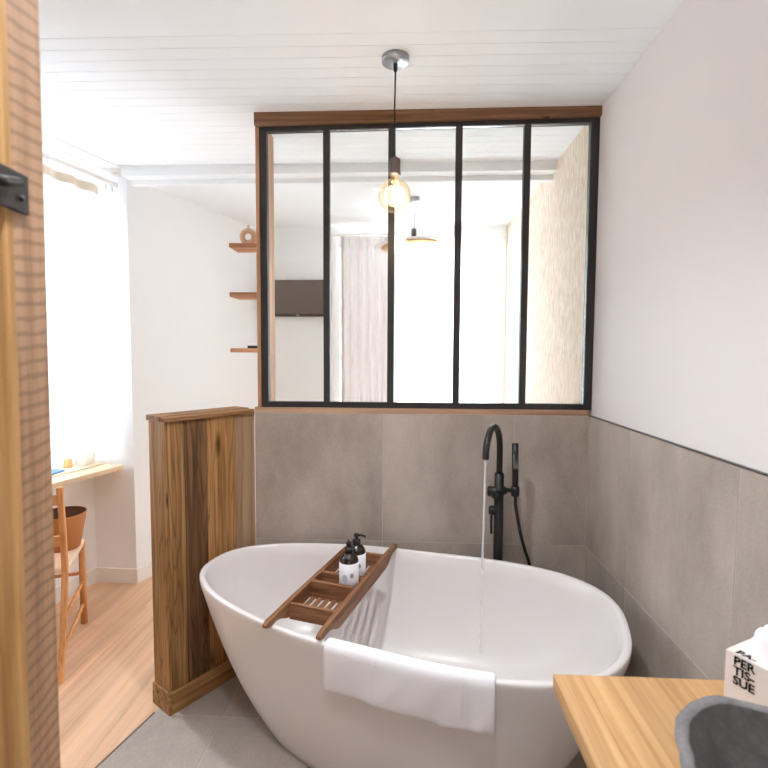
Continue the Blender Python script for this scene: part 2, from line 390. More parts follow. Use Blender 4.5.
niche = lambda z0, z1, a=NY0, b=.752: G().prism([(NX(a)-.16, a), (NX(a), a), (NX(b), b), (NX(b)-.16, b)], z0, z1)
gN = niche(0, .90); gN2 = niche(2.46, ZC+.1); gN3 = niche(.9, 2.46, .58, .752); gN4 = niche(.9, 2.46, NY0, -.5)
for q in (gN2, gN3, gN4): gN.add(q.v, q.f)
struct('wall_niche', gN, 'paint_bedroom', 'white wall around the window in the desk niche', 'wall')
struct('wall_left_near', G().prism([(NX(NY0)-.16, NY0), (lx(NY0), NY0), (lx(-3.1), -3.1), (lx(-3.1)-.3, -3.1)], 0, ZC+.1), 'paint_bedroom', 'white left wall on the near side of the desk niche', 'wall')
struct('wall_front', box(-3.6, .2, -3.2, -3.1, 0, ZC+.1), 'paint', 'white wall opposite the bathtub', 'wall')
# baseboards
def dirbox(p, q, t, z0, z1):
    p = Vector(p); q = Vector(q); n = Vector((q.y-p.y, -(q.x-p.x))).normalized()*t
    return G().prism([tuple(p), tuple(q), tuple(q+n), tuple(p+n)], z0, z1, .002)
bl = obj('baseboard_left', dirbox((P0[0], .74), (-2.132, 1.93), .012, 0, .095), 'white_trim'); tag(bl, 'white baseboard along the bedroom wall past the desk', 'baseboard', None, 'structure')
bl = obj('baseboard_reveal', dirbox((-2.82, .752), (P0[0]+.012, .74), .012, 0, .095), 'white_trim'); tag(bl, 'white baseboard on the narrow side of the desk niche', 'baseboard', None, 'structure')
bl = obj('baseboard_niche', dirbox((NX(NY0), NY0), (NX(.74), .74), .012, 0, .095), 'white_trim'); tag(bl, 'white baseboard under the window of the desk niche', 'baseboard', None, 'structure')
# niche window ------------------------------------------------------
w2 = thing('window_2', 'white window in the desk niche behind the sheer curtain', 'window', (NX(.04)-.08, .04, .9), kind='structure')
ang = math.atan2(NX(.58)-NX(-.5), 1.08); fm = Matrix.Translation((NX(-.5)-.09, -.5, .9)) @ Matrix.Rotation(-ang, 4, 'Z')
L2 = 1.08/cos(ang)
gf = G().box(-.03, .03, .0, .05, 0, 1.56).box(-.03, .03, L2-.05, L2, 0, 1.56).box(-.03, .03, .05, L2-.05, 0, .05).box(-.03, .03, .05, L2-.05, 1.51, 1.56)
obj('window_frame', gf, 'white_trim', w2, frame=fm)
obj('mullion', box(-.028, .028, L2/2-.04, L2/2+.04, .05, 1.51), 'white_trim', w2, frame=fm)
for a, b in ((.05, L2/2-.04), (L2/2+.04, L2-.05)):
    obj('pane', box(-.003, .003, a, b, .05, 1.51), 'pane_glass', w2, frame=fm)
# bedroom french window --------------------------------------------
w3 = thing('window_3', 'tall bright bedroom window behind the pleated curtain', 'window', ((WX0+WX1)/2, 2.02, 0), kind='structure')
g = G().box(WX0, WX0+.06, 1.99, 2.05, 0, WZ).box(WX1-.06, WX1, 1.99, 2.05, 0, WZ).box(WX0+.06, WX1-.06, 1.99, 2.05, WZ-.06, WZ).box(WX0+.06, WX1-.06, 1.99, 2.05, 0, .06)
obj('window_frame', g, 'white_trim', w3)
mxx = (WX0+WX1)/2
obj('mullion', box(mxx-.05, mxx+.05, 1.992, 2.048, .06, WZ-.06), 'white_trim', w3)
for a, b in ((WX0+.06, mxx-.05), (mxx+.05, WX1-.06)): obj('pane', box(a, b, 2.017, 2.023, .06, WZ-.06), 'pane_glass', w3)
tag(obj('trim_3', G().box(WX0-.07, WX0, 1.935, 1.95, 0, WZ+.05).box(WX0, WX1, 1.935, 1.95, WZ, WZ+.05).box(WX1, -.002, 1.935, 1.95, 0, WZ+.05), 'white_trim'), 'white casing around the bedroom window', 'window casing', None, 'structure')

# ------------------------------------------------------------------ half-height timber partition
PN = Vector((-1.775, -.355)); PF = Vector((-1.5325, 0)); hd = (PF-PN); HL = hd.length; ha = math.atan2(hd.y, hd.x)
HF = Matrix.Translation((PN.x, PN.y, 0)) @ Matrix.Rotation(ha, 4, 'Z')     # x along the face, +y = away from the bath
TH = .12
part = tag(obj('wall_partition', box(.012, HL, .012, TH, 0, 1.2), 'wood_dark', None, frame=HF), 'half-height partition clad in old timber boards beside the bathtub', 'partition', None, 'structure')
for (a, b, mt) in ((0, .17, 'wood_gold'), (.17, .41, 'wood_dark'), (.41, .75, 'wood_gold2'), (.75, 1, 'wood_grey')):
    dy = random.uniform(-.002, .002)
    obj('board', box(a*HL+.0008, b*HL-.0008, dy, .012, .0, 1.2, bev=.0015), mt, part, frame=HF)
obj('board', box(-.012, 0-.0005, .0, TH, .0, 1.2, bev=.0015), 'wood_gold', part, frame=HF)
obj('base_board', box(-.012, HL-.01, -.018, -.0025, 0, .09, bev=.002), 'wood_base', part, frame=HF)
obj('base_board', box(-.022, -.0125, -.018, TH, 0, .09, bev=.002), 'wood_base', part, frame=HF)
obj('cap_board', box(-.016, HL-.01, .03, TH+.012, 1.2, 1.222, bev=.002), 'wood_cap', part, frame=HF)
obj('cap_board', box(-.010, HL-.01, -.014, .0295, 1.2, 1.218, bev=.002), 'wood_cap', part, frame=HF)

# ------------------------------------------------------------------ steel window with timber surround (window_1)
FX0, FX1, FZ0, FZ1 = -1.4985, .0105, 1.2265, 2.495
def fz(x): return FZ1+.015*(x-FX0)/1.5
def slab(x0, x1, y0, y1, za, zb): return G().add([(x0, y0, za(x0)), (x1, y0, za(x1)), (x1, y1, za(x1)), (x0, y1, za(x0)), (x0, y0, zb(x0)), (x1, y0, zb(x1)), (x1, y1, zb(x1)), (x0, y1, zb(x0))], [(0, 3, 2, 1), (4, 5, 6, 7), (0, 1, 5, 4), (1, 2, 6, 5), (2, 3, 7, 6), (3, 0, 4, 7)])
K = lambda z: (lambda x: z)
w1 = thing('window_1', 'black steel interior window of five tall panes above the bathtub', 'window', ((FX0+FX1)/2, .02, FZ0), kind='structure')
y0, y1 = .0, .03
obj('frame_stile', slab(FX0, FX0+.033, y0, y1, K(FZ0), fz), 'black_frame', w1)
obj('frame_stile', slab(FX1-.037, FX1, y0, y1, K(FZ0), fz), 'black_frame', w1)
obj('frame_rail', box(FX0+.033, FX1-.037, y0, y1, FZ0, FZ0+.026, bev=.001), 'black_frame', w1)
obj('frame_rail', slab(FX0+.033, FX1-.037, y0, y1, lambda x: fz(x)-.02, fz), 'black_frame', w1)
ML = [-1.1935, -.8995, -.599, -.2995]
edges = [FX0+.033]
for m in ML:
    obj('mullion', slab(m-.0145, m+.0145, y0+.001, y1-.001, K(FZ0+.026), lambda x: fz(x)-.02), 'black_frame', w1); edges += [m-.0145, m+.0145]
edges.append(FX1-.037)
for k in range(5): obj('pane', slab(edges[2*k], edges[2*k+1], .013, .018, K(FZ0+.026), lambda x: fz(x)-.02), 'pane_glass', w1)
jm = tag(obj('trim_4', box(-1.517, FX0-.0005, 0, .045, 1.226, 2.495, bev=.002), 'wood_stud'), 'pale timber jamb between the small shelves and the steel window', 'jamb', None, 'structure')
obj('plaster_strip', box(-1.517, FX0-.0005, .045, .115, 1.226, 2.495), 'paint_bedroom', jm)
obj('rear_board', box(-1.517, FX0+.002, .115, .235, 1.226, ZC-.001, bev=.002), 'wood_stud', jm)
tag(obj('trim_5', slab(-1.515, .0105, -.02, .04, lambda x: fz(x)+.0005, lambda x: ZC+.032*(x+1.515)/1.5), 'wood_beam'), 'dark timber beam above the steel window', 'beam', None, 'structure')
tag(obj('trim_6', box(-1.5325, 0, .001, .20, 1.2005, 1.226, bev=.001), 'wood_sill'), 'timber sill under the steel window', 'sill', None, 'structure')

# ------------------------------------------------------------------ bathtub
TQ = dict(cx=-.871, cy=-.475, a=.793, b=.396, th=-.281, n=2.547, k=.011, e=.218, z0=.600)
def rim(t, da=0.0, db=None, z=None):
    q = TQ; db = da if db is None else db
    c, s = cos(t), sin(t); sg = lambda w: (w > 0)-(w < 0)
    uu = sg(c)*abs(c)**(2/q['n']); vv = sg(s)*abs(s)**(2/q['n'])
    u = (q['a']-da)*uu; v = (q['b']-db)*vv*(1+q['e']*c)
    zz = (q['z0'] if z is None else z)
    zz = zz + q['k']*uu*uu*max(0, zz/q['z0'])**3
    return Vector((q['cx']+u*cos(q['th'])-v*sin(q['th']), q['cy']+u*sin(q['th'])+v*cos(q['th']), zz))
tub_label = 'white freestanding egg-shaped bathtub with tapering sides'
TC = (TQ['cx'], TQ['cy'], 0)
tub = thing('bathtub', tub_label, 'bathtub', TC)
def loft(rings, n=160, cap0=True, cap1=True):
    V = []; Fs = []
    ts = [2*pi*(k+.5)/n for k in range(n)]
    for (da, db, z) in rings: V += [rim(t, da, db, z) for t in ts]
    for i in range(len(rings)-1):
        for k in range(n): Fs.append((i*n+k, i*n+(k+1) % n, (i+1)*n+(k+1) % n, (i+1)*n+k))
    g = G().add(V, Fs, True)
    if cap0: g.f.append(list(range(n))[::-1]); g.sm.append(False)
    if cap1: g.f.append([(len(rings)-1)*n+k for k in range(n)]); g.sm.append(True)
    return g
Z0 = .6
outer = []
for i in range(17):
    w = i/16; z = .002+w*(.575-.002)
    k = (1-w)
    taper = .70*k+.30*k**3
    outer.append((.0015+.300*taper, .0015+.165*taper, z))
lip = [(0, 0, .586), (0, 0, .594), (.0015, .0015, .598), (.006, .006, .600), (.014, .014, .600), (.019, .019, .5985), (.024, .024, .594)]
inner = []
for i in range(1, 15):
    w = i/14; ph = w*pi/2
    inner.append((.027+.30*(1-cos(ph))**1.15+.12*w, .027+.15*(1-cos(ph))**1.15+.06*w, .593-.40*sin(ph)))
obj('tub_shell', loft(outer+lip+inner), 'acrylic', tub)
dr = rim(0, .79, .39, .194)
obj('drain', G().lathe([(0, .004), (.03, .004), (.034, .001)], (dr.x-.25, dr.y+.05, .1935), 24), 'chrome', tub)

# ------------------------------------------------------------------ freestanding tap
FXX, FYY = -.415, -.10
fa = thing('bath_tap', 'black floor-standing bath tap with arched spout and hand shower', 'tap', (FXX, FYY, 0))
obj('base_flange', G().lathe([(0, 0), (.055, 0), (.055, .008), (.05, .012), (0, .012)], (FXX, FYY, 0), 32), 'black_metal', fa)
obj('column', G().lathe([(0, .01), (.0205, .01), (.0205, .955), (.0165, .957), (0, .957)], (FXX, FYY, 0), 32), 'black_metal', fa)
sd = Vector((-.094, -.2, 0)).normalized(); R0 = .109
path = [Vector((FXX, FYY, .95)), Vector((FXX, FYY, 1.0))]
for i in range(17):
    q = pi*i/16; path.append(Vector((FXX, FYY, 1.064))+sd*(R0-R0*cos(q))+Vector((0, 0, R0*sin(q))))
tip = path[-1]+Vector((0, 0, -.006)); path.append(tip)
obj('spout', G().tube(path, .0135, 20), 'black_metal', fa)
perp = Vector((-sd.y, sd.x, 0))                         # sideways of the spout (towards the hand shower is -perp or +perp)
side = Vector((1, -.28, 0)).normalized(); left = -side
# mixer cross body
obj('mixer_body', G().tube([Vector((FXX, FYY, .872))+left*.050, Vector((FXX, FYY, .872))+left*.046, Vector((FXX, FYY, .872)), Vector((FXX, FYY, .885))+side*.03], .019, 20, radii=[.019, .023, .023, .017]), 'black_metal', fa)
fro = Vector((-.5, -.86, 0)).normalized()
obj('handle_knob', G().tube([Vector((FXX, FYY, .868))+fro*.015, Vector((FXX, FYY, .868))+fro*.045, Vector((FXX, FYY, .868))+fro*.05], .019, 20, radii=[.019, .019, .015]), 'black_metal', fa)
c2 = Vector((FXX, FYY, .787))
obj('lever_hub', G().tube([c2, c2+left*.034, c2+left*.042], .021, 20, radii=[.021, .021, .017]), 'black_metal', fa)
obj('lever', G().tube([c2+left*.030, c2+left*.031+Vector((0, 0, -.05)), c2+left*.030+Vector((0, 0, -.105))], .0055, 12), 'black_metal', fa)
# hand shower on its arm
hc = Vector((-.349, -.12, .882))
obj('shower_arm', G().tube([Vector((FXX+.015, FYY, .888)), Vector((FXX+.035, FYY-.008, .884)), hc], .0085, 14), 'black_metal', fa)
obj('shower_holder', G().lathe([(.012, -.022), (.0175, -.02), (.0185, 0), (.0175, .02), (.012, .022)], tuple(hc), 24), 'black_metal', fa)
hs0 = hc+Vector((.0015, .002, -.03)); hs1 = Vector((-.3545, -.125, 1.092))
hsd = (hs1-hs0).normalized()
hs = obj('hand_shower', G().tube([hs0, hs0+hsd*.03, hs0+hsd*.14, hs1], .0135, 20, radii=[.009, .0125, .0138, .0142]), 'black_metal', fa)
nz = Vector((-.1, -.99, 0))
obj('spray_face', box(-.0105, .0105, -.0012, .0012, 0, .066, bev=.001).tf(Matrix.Translation(hs0+hsd*.132+nz*.0138) @ Matrix.Rotation(.1, 4, 'Z') @ Matrix.Rotation(-.02, 4, 'X')), 'nozzle', hs)
hp = [hs0+hsd*.005, hs0+Vector((.001, 0, -.03)), Vector((-.338, -.115, .78)), Vector((-.322, -.113, .70)), Vector((-.300, -.110, .62)), Vector((-.276, -.10, .55)), Vector((-.262, -.09, .45)), Vector((-.28, -.075, .33)), Vector((-.34, -.075, .26)), Vector((FXX+.02, FYY, .30))]
def smooth_path(P, m=6):
    out = []
    for i in range(len(P)-1):
        p0 = P[max(i-1, 0)]; p1 = P[i]; p2 = P[i+1]; p3 = P[min(i+2, len(P)-1)]
        for k in range(m):
            t = k/m; out.append(.5*((2*p1)+(p2-p0)*t+(2*p0-5*p1+4*p2-p3)*t*t+(3*p1-p0-3*p2+p3)*t**3))
    out.append(P[-1]); return out
obj('shower_hose', G().tube(smooth_path(hp), .0072, 12), 'black_metal', fa)
# water ------------------------------------------------------------
wp = []; wrr = []
zt, zb = tip.z-.003, .205
for i in range(60):
    w = i/59; z = zt+(zb-zt)*w
    wp.append(Vector((tip.x-.012*w+.0012*sin(i*1.7)*w, tip.y+.0012*sin(i*2.3)*w, z))); wrr.append((.0050 if z > .62 else .0028)*(1-.35*w)*(1+.28*sin(i*1.9)*(.3+w)))
tag(obj('water_stream', G().tube(wp, .004, 10, radii=wrr), 'water'), 'thin stream of water falling from the black spout into the bathtub', 'water')

# ------------------------------------------------------------------ bath tray across the tub
tn = Vector((-1.175, -.795, 0)); tfv = Vector((-.958, -.052, 0)); td = (tfv-tn); TLn = td.length
TF = Matrix.Translation((tn.x, tn.y, .603)) @ Matrix.Rotation(math.atan2(td.y, td.x)-pi/2, 4, 'Z')    # local y along the tray
tray = thing('bath_tray', 'brown teak tray with side rails lying across the bathtub', 'tray', (tn.x, tn.y, .603), rz=math.atan2(td.y, td.x)-pi/2)
HW = .094
def rail_profile():
    top = []; bot = []
    for i in range(41):
        w = i/40; y = w*TLn
        e = min(w, 1-w)*TLn
        sbl = max(0, min(1, (e-.06)/.09)); sbl = sbl*sbl*(3-2*sbl)
        lift = .004+.010*(1-max(0, min(1, e/.12)))**2
        zt = .024+.003*sbl
        zb = .0005*(1-sbl)+(-.030)*sbl
        if e < .012: zb += .006*(1-e/.012); zt -= .007*(1-e/.012)
        top.append((y, zt)); bot.append((y, zb))
    return top, bot
tp, bt = rail_profile()
for sx in (-1, 1):
    xa, xb = sx*HW-.009, sx*HW+.009
    V = []; Fs = []
    for (y, zt_), (yy, zb_) in zip(tp, bt): V += [(xa, y, zb_), (xb, y, zb_), (xb, y, zt_), (xa, y, zt_)]
    m = len(tp)
    for i in range(m-1):
        for k in range(4): Fs.append((i*4+k, (i+1)*4+k, (i+1)*4+(k+1) % 4, i*4+(k+1) % 4))
    Fs += [(0, 1, 2, 3), tuple((m-1)*4+k for k in (3, 2, 1, 0))]
    o = obj('side_rail', G().add(V, Fs), 'wood_teak', tray, frame=TF)
    bv = o.modifiers.new('bevel', 'BEVEL'); bv.width = .003; bv.segments = 2; bv.limit_method = 'ANGLE'
XW = HW-.009
for y, z1 in ((.145, .022), (.298, .034), (.390, .028), (TLn-.145, .022)):
    obj('cross_bar', box(-XW, XW, y-.007, y+.007, -.0335, z1, bev=.0015), 'wood_teak_cross', tray, frame=TF)
for k in range(6):
    x = -XW+(2*XW)*(k+.5)/6
    obj('slat', box(x-.0082, x+.0082, .138, TLn-.138, -.032, -.025, bev=.001), 'wood_teak', tray, frame=TF)

# bottles -----------------------------------------------------------
def bottle(lx_, ly_, label, rot, s=1.0, h=1.0):
    p = TF @ Vector((lx_, ly_, -.0248))
    b = thing('soap_bottle', label, 'bottle', tuple(p), 'pump bottles on the bath tray', rz=rot)
    f = fr(b)
    r = .0355*s
    obj('body', G().lathe([(0, 0), (r-.003, 0), (r, .004), (r, .136*h), (r-.003, .147*h), (r*.66, .158*h), (.0145, .164*h), (.0125, .168*h), (0, .168*h)], (0, 0, 0), 32), 'amber', b, frame=f)
    lab = obj('paper_label', G().lathe([(r+.0004, .010), (r+.0007, .010), (r+.0007, .133*h), (r+.0004, .133*h)], (0, 0, 0), 40), 'label_paper', b, frame=f)
    # round emblem and soft print on the label (faces the camera side)
    def patch(q0, q1, z0, z1, off, n=10, round_=False):
        V = []; Fs = []
        for i in range(n+1):
            q = q0+(q1-q0)*i/n
            zz0, zz1 = z0, z1
            if round_:
                w = sqrt(max(0, 1-(2*i/n-1)**2)); zc = (z0+z1)/2; hh = (z1-z0)/2*w; zz0, zz1 = zc-hh, zc+hh
            for z in (zz0, zz1): V.append(((r+off)*cos(q), (r+off)*sin(q), z))
        for i in range(n): Fs.append((2*i, 2*i+2, 2*i+3, 2*i+1))
        return G().add(V, Fs, True)
    obj('emblem', patch(-1.46-rot+.10, -1.46-rot+.50, .082*h, .100*h, .0012, 12, True), 'label_print', lab, frame=f)
    obj('print_patch', patch(-1.46-rot-.75, -1.46-rot-.15, .060*h, .095*h, .0010, 10, True), 'label_blue', lab, frame=f)
    pm = obj('pump', G().lathe([(0, .165*h), (.0155, .165*h), (.0155, .182*h), (.010, .184*h), (.006, .186*h), (.006, .193*h), (.0105, .194*h), (.0105, .203*h), (0, .204*h)], (0, 0, 0), 24), 'dark_rubber', b, frame=f)
    obj('nozzle', G().tube([Vector((0, 0, .199*h)), Vector((.02, 0, .1995*h)), Vector((.036, 0, .195*h))], .0042, 10), 'dark_rubber', pm, frame=f)
bottle(.050, .340, 'amber pump bottle with white label, nozzle turned away, in the middle of the tray', radians(100), h=1.0)
bottle(.045, .425, 'amber pump bottle with white label, nozzle pointing at the tap', radians(-5), h=1.0)

# towel --------------------------------------------------------------
def near_t(px_, py_):   # rim parameter whose point is nearest to a plan position
    return min((2*pi*k/2000 for k in range(2000)), key=lambda t: (rim(t).x-px_)**2+(rim(t).y-py_)**2)
ta, tb = near_t(-1.052, -.80), near_t(-.578, -.965)
NT = 46; drop = []
prof = [(-.036, -.075), (-.036, -.045), (-.034, -.012), (-.026, .004), (-.012, .0085), (0, .007), (.007, -.002), (.009, -.02), (.009, -.045), (.009, -.08), (.008, -.115), (.007, -.142)]
def towel_pt(w, j, off=0.0):
    t = ta+(tb-ta)*w; p = rim(t); tg = (rim(t+.01)-rim(t-.01)).normalized(); out = Vector((tg.y, -tg.x, 0)).normalized()
    o, z = prof[j]
    if (rim(t)-Vector((TQ['cx'], TQ['cy'], .6))).dot(out) < 0: out = -out
    wave = .0035*sin(w*11+j*.4)*(max(0, j-6)/5)+.002*sin(w*29+1.3*j)*(max(0, j-6)/5)+.0016*sin(w*47+2.1*j)*(max(0, j-5)/6)
    edge = .004*sin(w*7)+.003*sin(w*17) if j == len(prof)-1 else 0
    return p+out*(o+wave+off)+Vector((0, 0, z+edge+.0))
V = [towel_pt(i/NT, j) for i in range(NT+1) for j in range(len(prof))]
m = len(prof); Fs = [(i*m+j, (i+1)*m+j, (i+1)*m+j+1, i*m+j+1) for i in range(NT) for j in range(m-1)]
tw = tag(obj('hand_towel', G().add(V, Fs, True), 'towel'), 'folded white hand towel hanging over the rim of the bathtub', 'towel')
sm = tw.modifiers.new('thick', 'SOLIDIFY'); sm.thickness = .014; sm.offset = 0.0
sb = tw.modifiers.new('sub', 'SUBSURF'); sb.levels = 1; sb.render_levels = 1
for wa, wbb in ((.205, .225), (.755, .765), (.785, .795)):
    V = []
    for w in (wa, (wa+wbb)/2, wbb):
        V += [towel_pt(w, j, .0082 if w != (wa+wbb)/2 else .0098) for j in range(5, m-1)]
    mm = m-6; Fs = [(i*mm+j, (i+1)*mm+j, (i+1)*mm+j+1, i*mm+j+1) for i in range(2) for j in range(mm-1)]
    obj('woven_band', G().add(V, Fs, True), 'towel', tw)

# ------------------------------------------------------------------ washstand
cx0, cx1, cy0, cy1, cz = -.532, -.0015, -2.6, -1.302, .85
vt = thing('washstand', 'pine washstand top fixed to the tiled wall beside the bathtub', 'washstand', ((cx0+cx1)/2, (cy0+cy1)/2, 0))
npl = 3
for k in range(npl):
    a = cx0+(cx1-cx0)*k/npl; b = cx0+(cx1-cx0)*(k+1)/npl
    obj('top_plank', box(a+.0001, b-.0001, cy0, cy1, cz-.03, cz, bev=.0012), 'wood_counter', vt)
for y in (-1.55, -2.4):
    obj('support_frame', G().box(cx0+.06, cx1, y-.02, y+.02, cz-.075, cz-.03).box(-.045, cx1, y-.02, y+.02, .0, cz-.075).box(cx0+.06, cx0+.10, y-.02, y+.02, 0, cz-.075), 'wood_counter', vt)
obj('shelf', box(cx0+.06, cx1, -2.42, -1.53, .25, .275, bev=.001), 'wood_counter', vt)
# stone basin ---------------------------------------------------------
bc = Vector((-.255, -1.735))
OP = [(-.444, -1.566), (-.405, -1.522), (-.362, -1.5065), (-.289, -1.523), (-.215, -1.548), (-.13, -1.59), (-.075, -1.66), (-.06, -1.76), (-.085, -1.87), (-.16, -1.945), (-.27, -1.965), (-.385, -1.93), (-.46, -1.85), (-.492, -1.75), (-.477, -1.642)]
pol = sorted([(math.atan2(p[1]-bc.y, p[0]-bc.x) % (2*pi), math.hypot(p[0]-bc.x, p[1]-bc.y)) for p in OP])
def rad(q):
    q %= 2*pi; n = len(pol)
    for i in range(n):
        a, ra = pol[i]; b, rb = pol[(i+1) % n]
        b2 = b if b > a else b+2*pi; qq = q if q >= a else q+2*pi
        if a <= qq <= b2:
            t = (qq-a)/(b2-a); rm = pol[i-1][1]; rp = pol[(i+2) % n][1]
            return .5*(2*ra+(rb-rm)*t+(2*rm-5*ra+4*rb-rp)*t*t+(3*ra-rm-3*rb+rp)*t**3)
    return .2
NB = 96
def bring(inset, z, wob=0.0): return [Vector((bc.x+(rad(2*pi*k/NB)-inset+wob*sin(k*.9)+wob*.7*sin(k*2.3+1))*cos(2*pi*k/NB), bc.y+(rad(2*pi*k/NB)-inset+wob*sin(k*.9)+wob*.7*sin(k*2.3+1))*sin(2*pi*k/NB), z+wob*sin(k*1.3))) for k in range(NB)]
def ringmesh(rings, cap0=False, cap1=False):
    V = [v for r in rings for v in r]; Fs = [(i*NB+k, i*NB+(k+1) % NB, (i+1)*NB+(k+1) % NB, (i+1)*NB+k) for i in range(len(rings)-1) for k in range(NB)]
    g = G().add(V, Fs, True)
    if cap0: g.f.append(list(range(NB))[::-1]); g.sm.append(True)
    if cap1: g.f.append([(len(rings)-1)*NB+k for k in range(NB)]); g.sm.append(True)
    return g
bs = thing('stone_basin', 'rough grey stone wash basin on the pine top', 'basin', (bc.x, bc.y, cz))
obj('bowl_outside', ringmesh([bring(.075, cz+.0005), bring(.05, cz+.004), bring(.028, cz+.035), bring(.012, cz+.075), bring(.004, cz+.10, .0012), bring(.001, cz+.107, .0015), bring(.003, cz+.111, .0012), bring(.015, cz+.111, .0012), bring(.018, cz+.108, .001)], True), 'basin_rim', bs)
obj('bowl_inside', ringmesh([bring(.0175, cz+.1085, .001), bring(.024, cz+.10, .001), bring(.045, cz+.07), bring(.07, cz+.042), bring(.11, cz+.026), bring(.15, cz+.022), bring(.19, cz+.021)], False, True), 'basin_stone', bs)
obj('drain', G().lathe([(0, .004), (.022, .004), (.026, 0)], (bc.x, bc.y, cz+.0205), 24), 'chrome', bs)
# tissue box -----------------------------------------------------------
tbz = math.atan2(-.88, .475)
TB = Vector((-.258, -1.379, cz+.0003))
tb_ = thing('tissue_box', 'white cube tissue box with bold black lettering behind the stone basin', 'tissue box', tuple(TB), rz=tbz)
f = fr(tb_)          # local x runs along the lettered face to the right, +y into the box
A = .115; BH = .108
obj('carton', G().box(0, A, 0, A, 0, BH, bev=.0012), 'card', tb_, frame=f)
def text(s, size, M, parent, name='lettering'):
    cu = bpy.data.curves.new(name, 'FONT'); cu.body = s; cu.size = size; cu.offset = size*.034; cu.extrude = 0.0; cu.resolution_u = 3
    t = bpy.data.objects.new(name, cu); COL.objects.link(t); dg = bpy.context.evaluated_depsgraph_get(); dg.update()
    me = bpy.data.meshes.new_from_object(t.evaluated_get(dg)); bpy.data.objects.remove(t)
    g = G().add([v.co.copy() for v in me.vertices], [list(p.vertices) for p in me.polygons]); bpy.data.meshes.remove(me)
    return obj(name, g, 'ink', parent, frame=M)
FR = f @ Matrix.Translation((0, -.0008, 0)) @ Matrix.Rotation(pi/2, 4, 'X')
for i, s in enumerate(('PER', 'TIS-', 'SUE')):
    text(s, .0205, FR @ Matrix.Translation((.014, BH-.0185-.0172*i, 0)), tb_)
text('PA-', .0205, f @ Matrix.Translation((.014, .002, BH+.0008)), tb_)
gt = G(); V = []; Fs = []
nn = 22
for i in range(nn+1):
    w = i/nn
    for k in range(28):
        q = 2*pi*k/28; r = .034*(1-.25*w)*(1+.12*sin(3*q+2*w)+.08*sin(7*q+5*w))*(sqrt(max(0, 1-max(0, (w-.72)/.28)**2)) if w > .72 else 1)
        V.append((A/2-.004+r*1.3*cos(q)+.004*w, A/2-.004+r*.95*sin(q), BH-.002+.050*w+.003*sin(2*q+w*4)))
for i in range(nn):
    for k in range(28): Fs.append((i*28+k, i*28+(k+1) % 28, (i+1)*28+(k+1) % 28, (i+1)*28+k))
obj('tissue', gt.add(V, Fs, True), 'tissue', tb_, frame=f)

# ------------------------------------------------------------------ pendant lamps
def lamp1():
    x, y = -.873, -.395
    l = thing('pendant_lamp', 'bare globe filament bulb hanging from a chrome ceiling rose', 'lamp', (x, y, 1.99))
    obj('ceiling_rose', G().lathe([(0, -.018), (.048, -.018), (.050, -.016), (.050, -.001), (0, -.001)], (x, y, ZC), 48), 'chrome', l)
    obj('cord_grip', G().lathe([(.004, -.05), (.007, -.046), (.008, -.022), (0, -.022)], (x, y, ZC), 16), 'dark_rubber', l)
    dz = -.014
    obj('cord', G().tube([Vector((x, y, ZC-.04)), Vector((x-.002, y, 2.38)), Vector((x, y, 2.205+dz))], .003, 10), 'dark_rubber', l)
    obj('socket', G().lathe([(0, 2.213), (.006, 2.213), (.009, 2.206), (.019, 2.204), (.0205, 2.198), (.0205, 2.156), (.0225, 2.154), (.0225, 2.147), (0, 2.147)], (x, y, dz), 28), 'socket_metal', l)
    cz_ = 2.072; R_ = .0605; pr = [(.0135, 2.147), (.0145, 2.142)]
    for i in range(21):
        q = radians(72-i*162/20); pr.append((R_*cos(q), cz_+R_*sin(q)))
    pr.append((.0005, cz_-R_))
    bl_ = obj('bulb', G().lathe(pr, (x, y, dz), 40), 'bulb_glass', l)
    obj('stem', G().lathe([(0, 2.147), (.006, 2.147), (.005, 2.125), (.003, 2.105), (0, 2.103)], (x, y, dz), 14), 'bulb_glass', bl_)
    P = []
    for k in range(49):
        q = 2*pi*4.0*k/48; P.append(Vector((x+.0095*cos(q), y+.0095*sin(q), 2.100+dz-.052*abs(sin(4.5*pi*k/48)))))
    obj('filament', G().tube(P, .0016, 6), 'filament', bl_)
    pl = bpy.data.lights.new('bulb_light', 'POINT'); pl.energy = 1.2; pl.color = (1.0, .86, .70); pl.shadow_soft_size = .05
    po = bpy.data.objects.new('bulb_light', pl); COL.objects.link(po); po.location = (x, y, 2.058)
lamp1()
x, y = -.778, 1.2
l = thing('pendant_lamp', 'flat white disc pendant with a golden top hanging in the bedroom', 'lamp', (x-.01, y, 2.21))
obj('ceiling_rose', G().lathe([(0, -.03), (.036, -.03), (.038, -.027), (.038, -.001), (0, -.001)], (x, y, ZC), 32), 'silver', l)
obj('cord', G().tube([Vector((x, y, ZC-.025)), Vector((x-.006, y, 2.33))], .0022, 8), 'dark_rubber', l)
obj('socket', G().lathe([(0, .03), (.018, .03), (.018, -.02), (0, -.02)], (x-.006, y, 2.31), 20), 'socket_metal', l)
tl = Matrix.Translation((x-.03, y, 2.235)) @ Matrix.Rotation(radians(-4), 4, 'Y')
sh = obj('shade', G().lathe([(.03, .012), (.25, -.004), (.252, -.008), (.25, -.011), (.03, .004)], (0, 0, 0), 56), 'white_plastic', l, frame=tl)
obj('golden_plate', G().lathe([(0, .030), (.03, .030), (.032, -.004), (.205, -.013), (.203, -.017), (0, -.010)], (0, 0, 0), 48), 'brass', l, frame=tl)
obj('stem', G().tube([Vector((x-.006, y, 2.295)), Vector((x-.026, y, 2.262))], .004, 8), 'socket_metal', l)

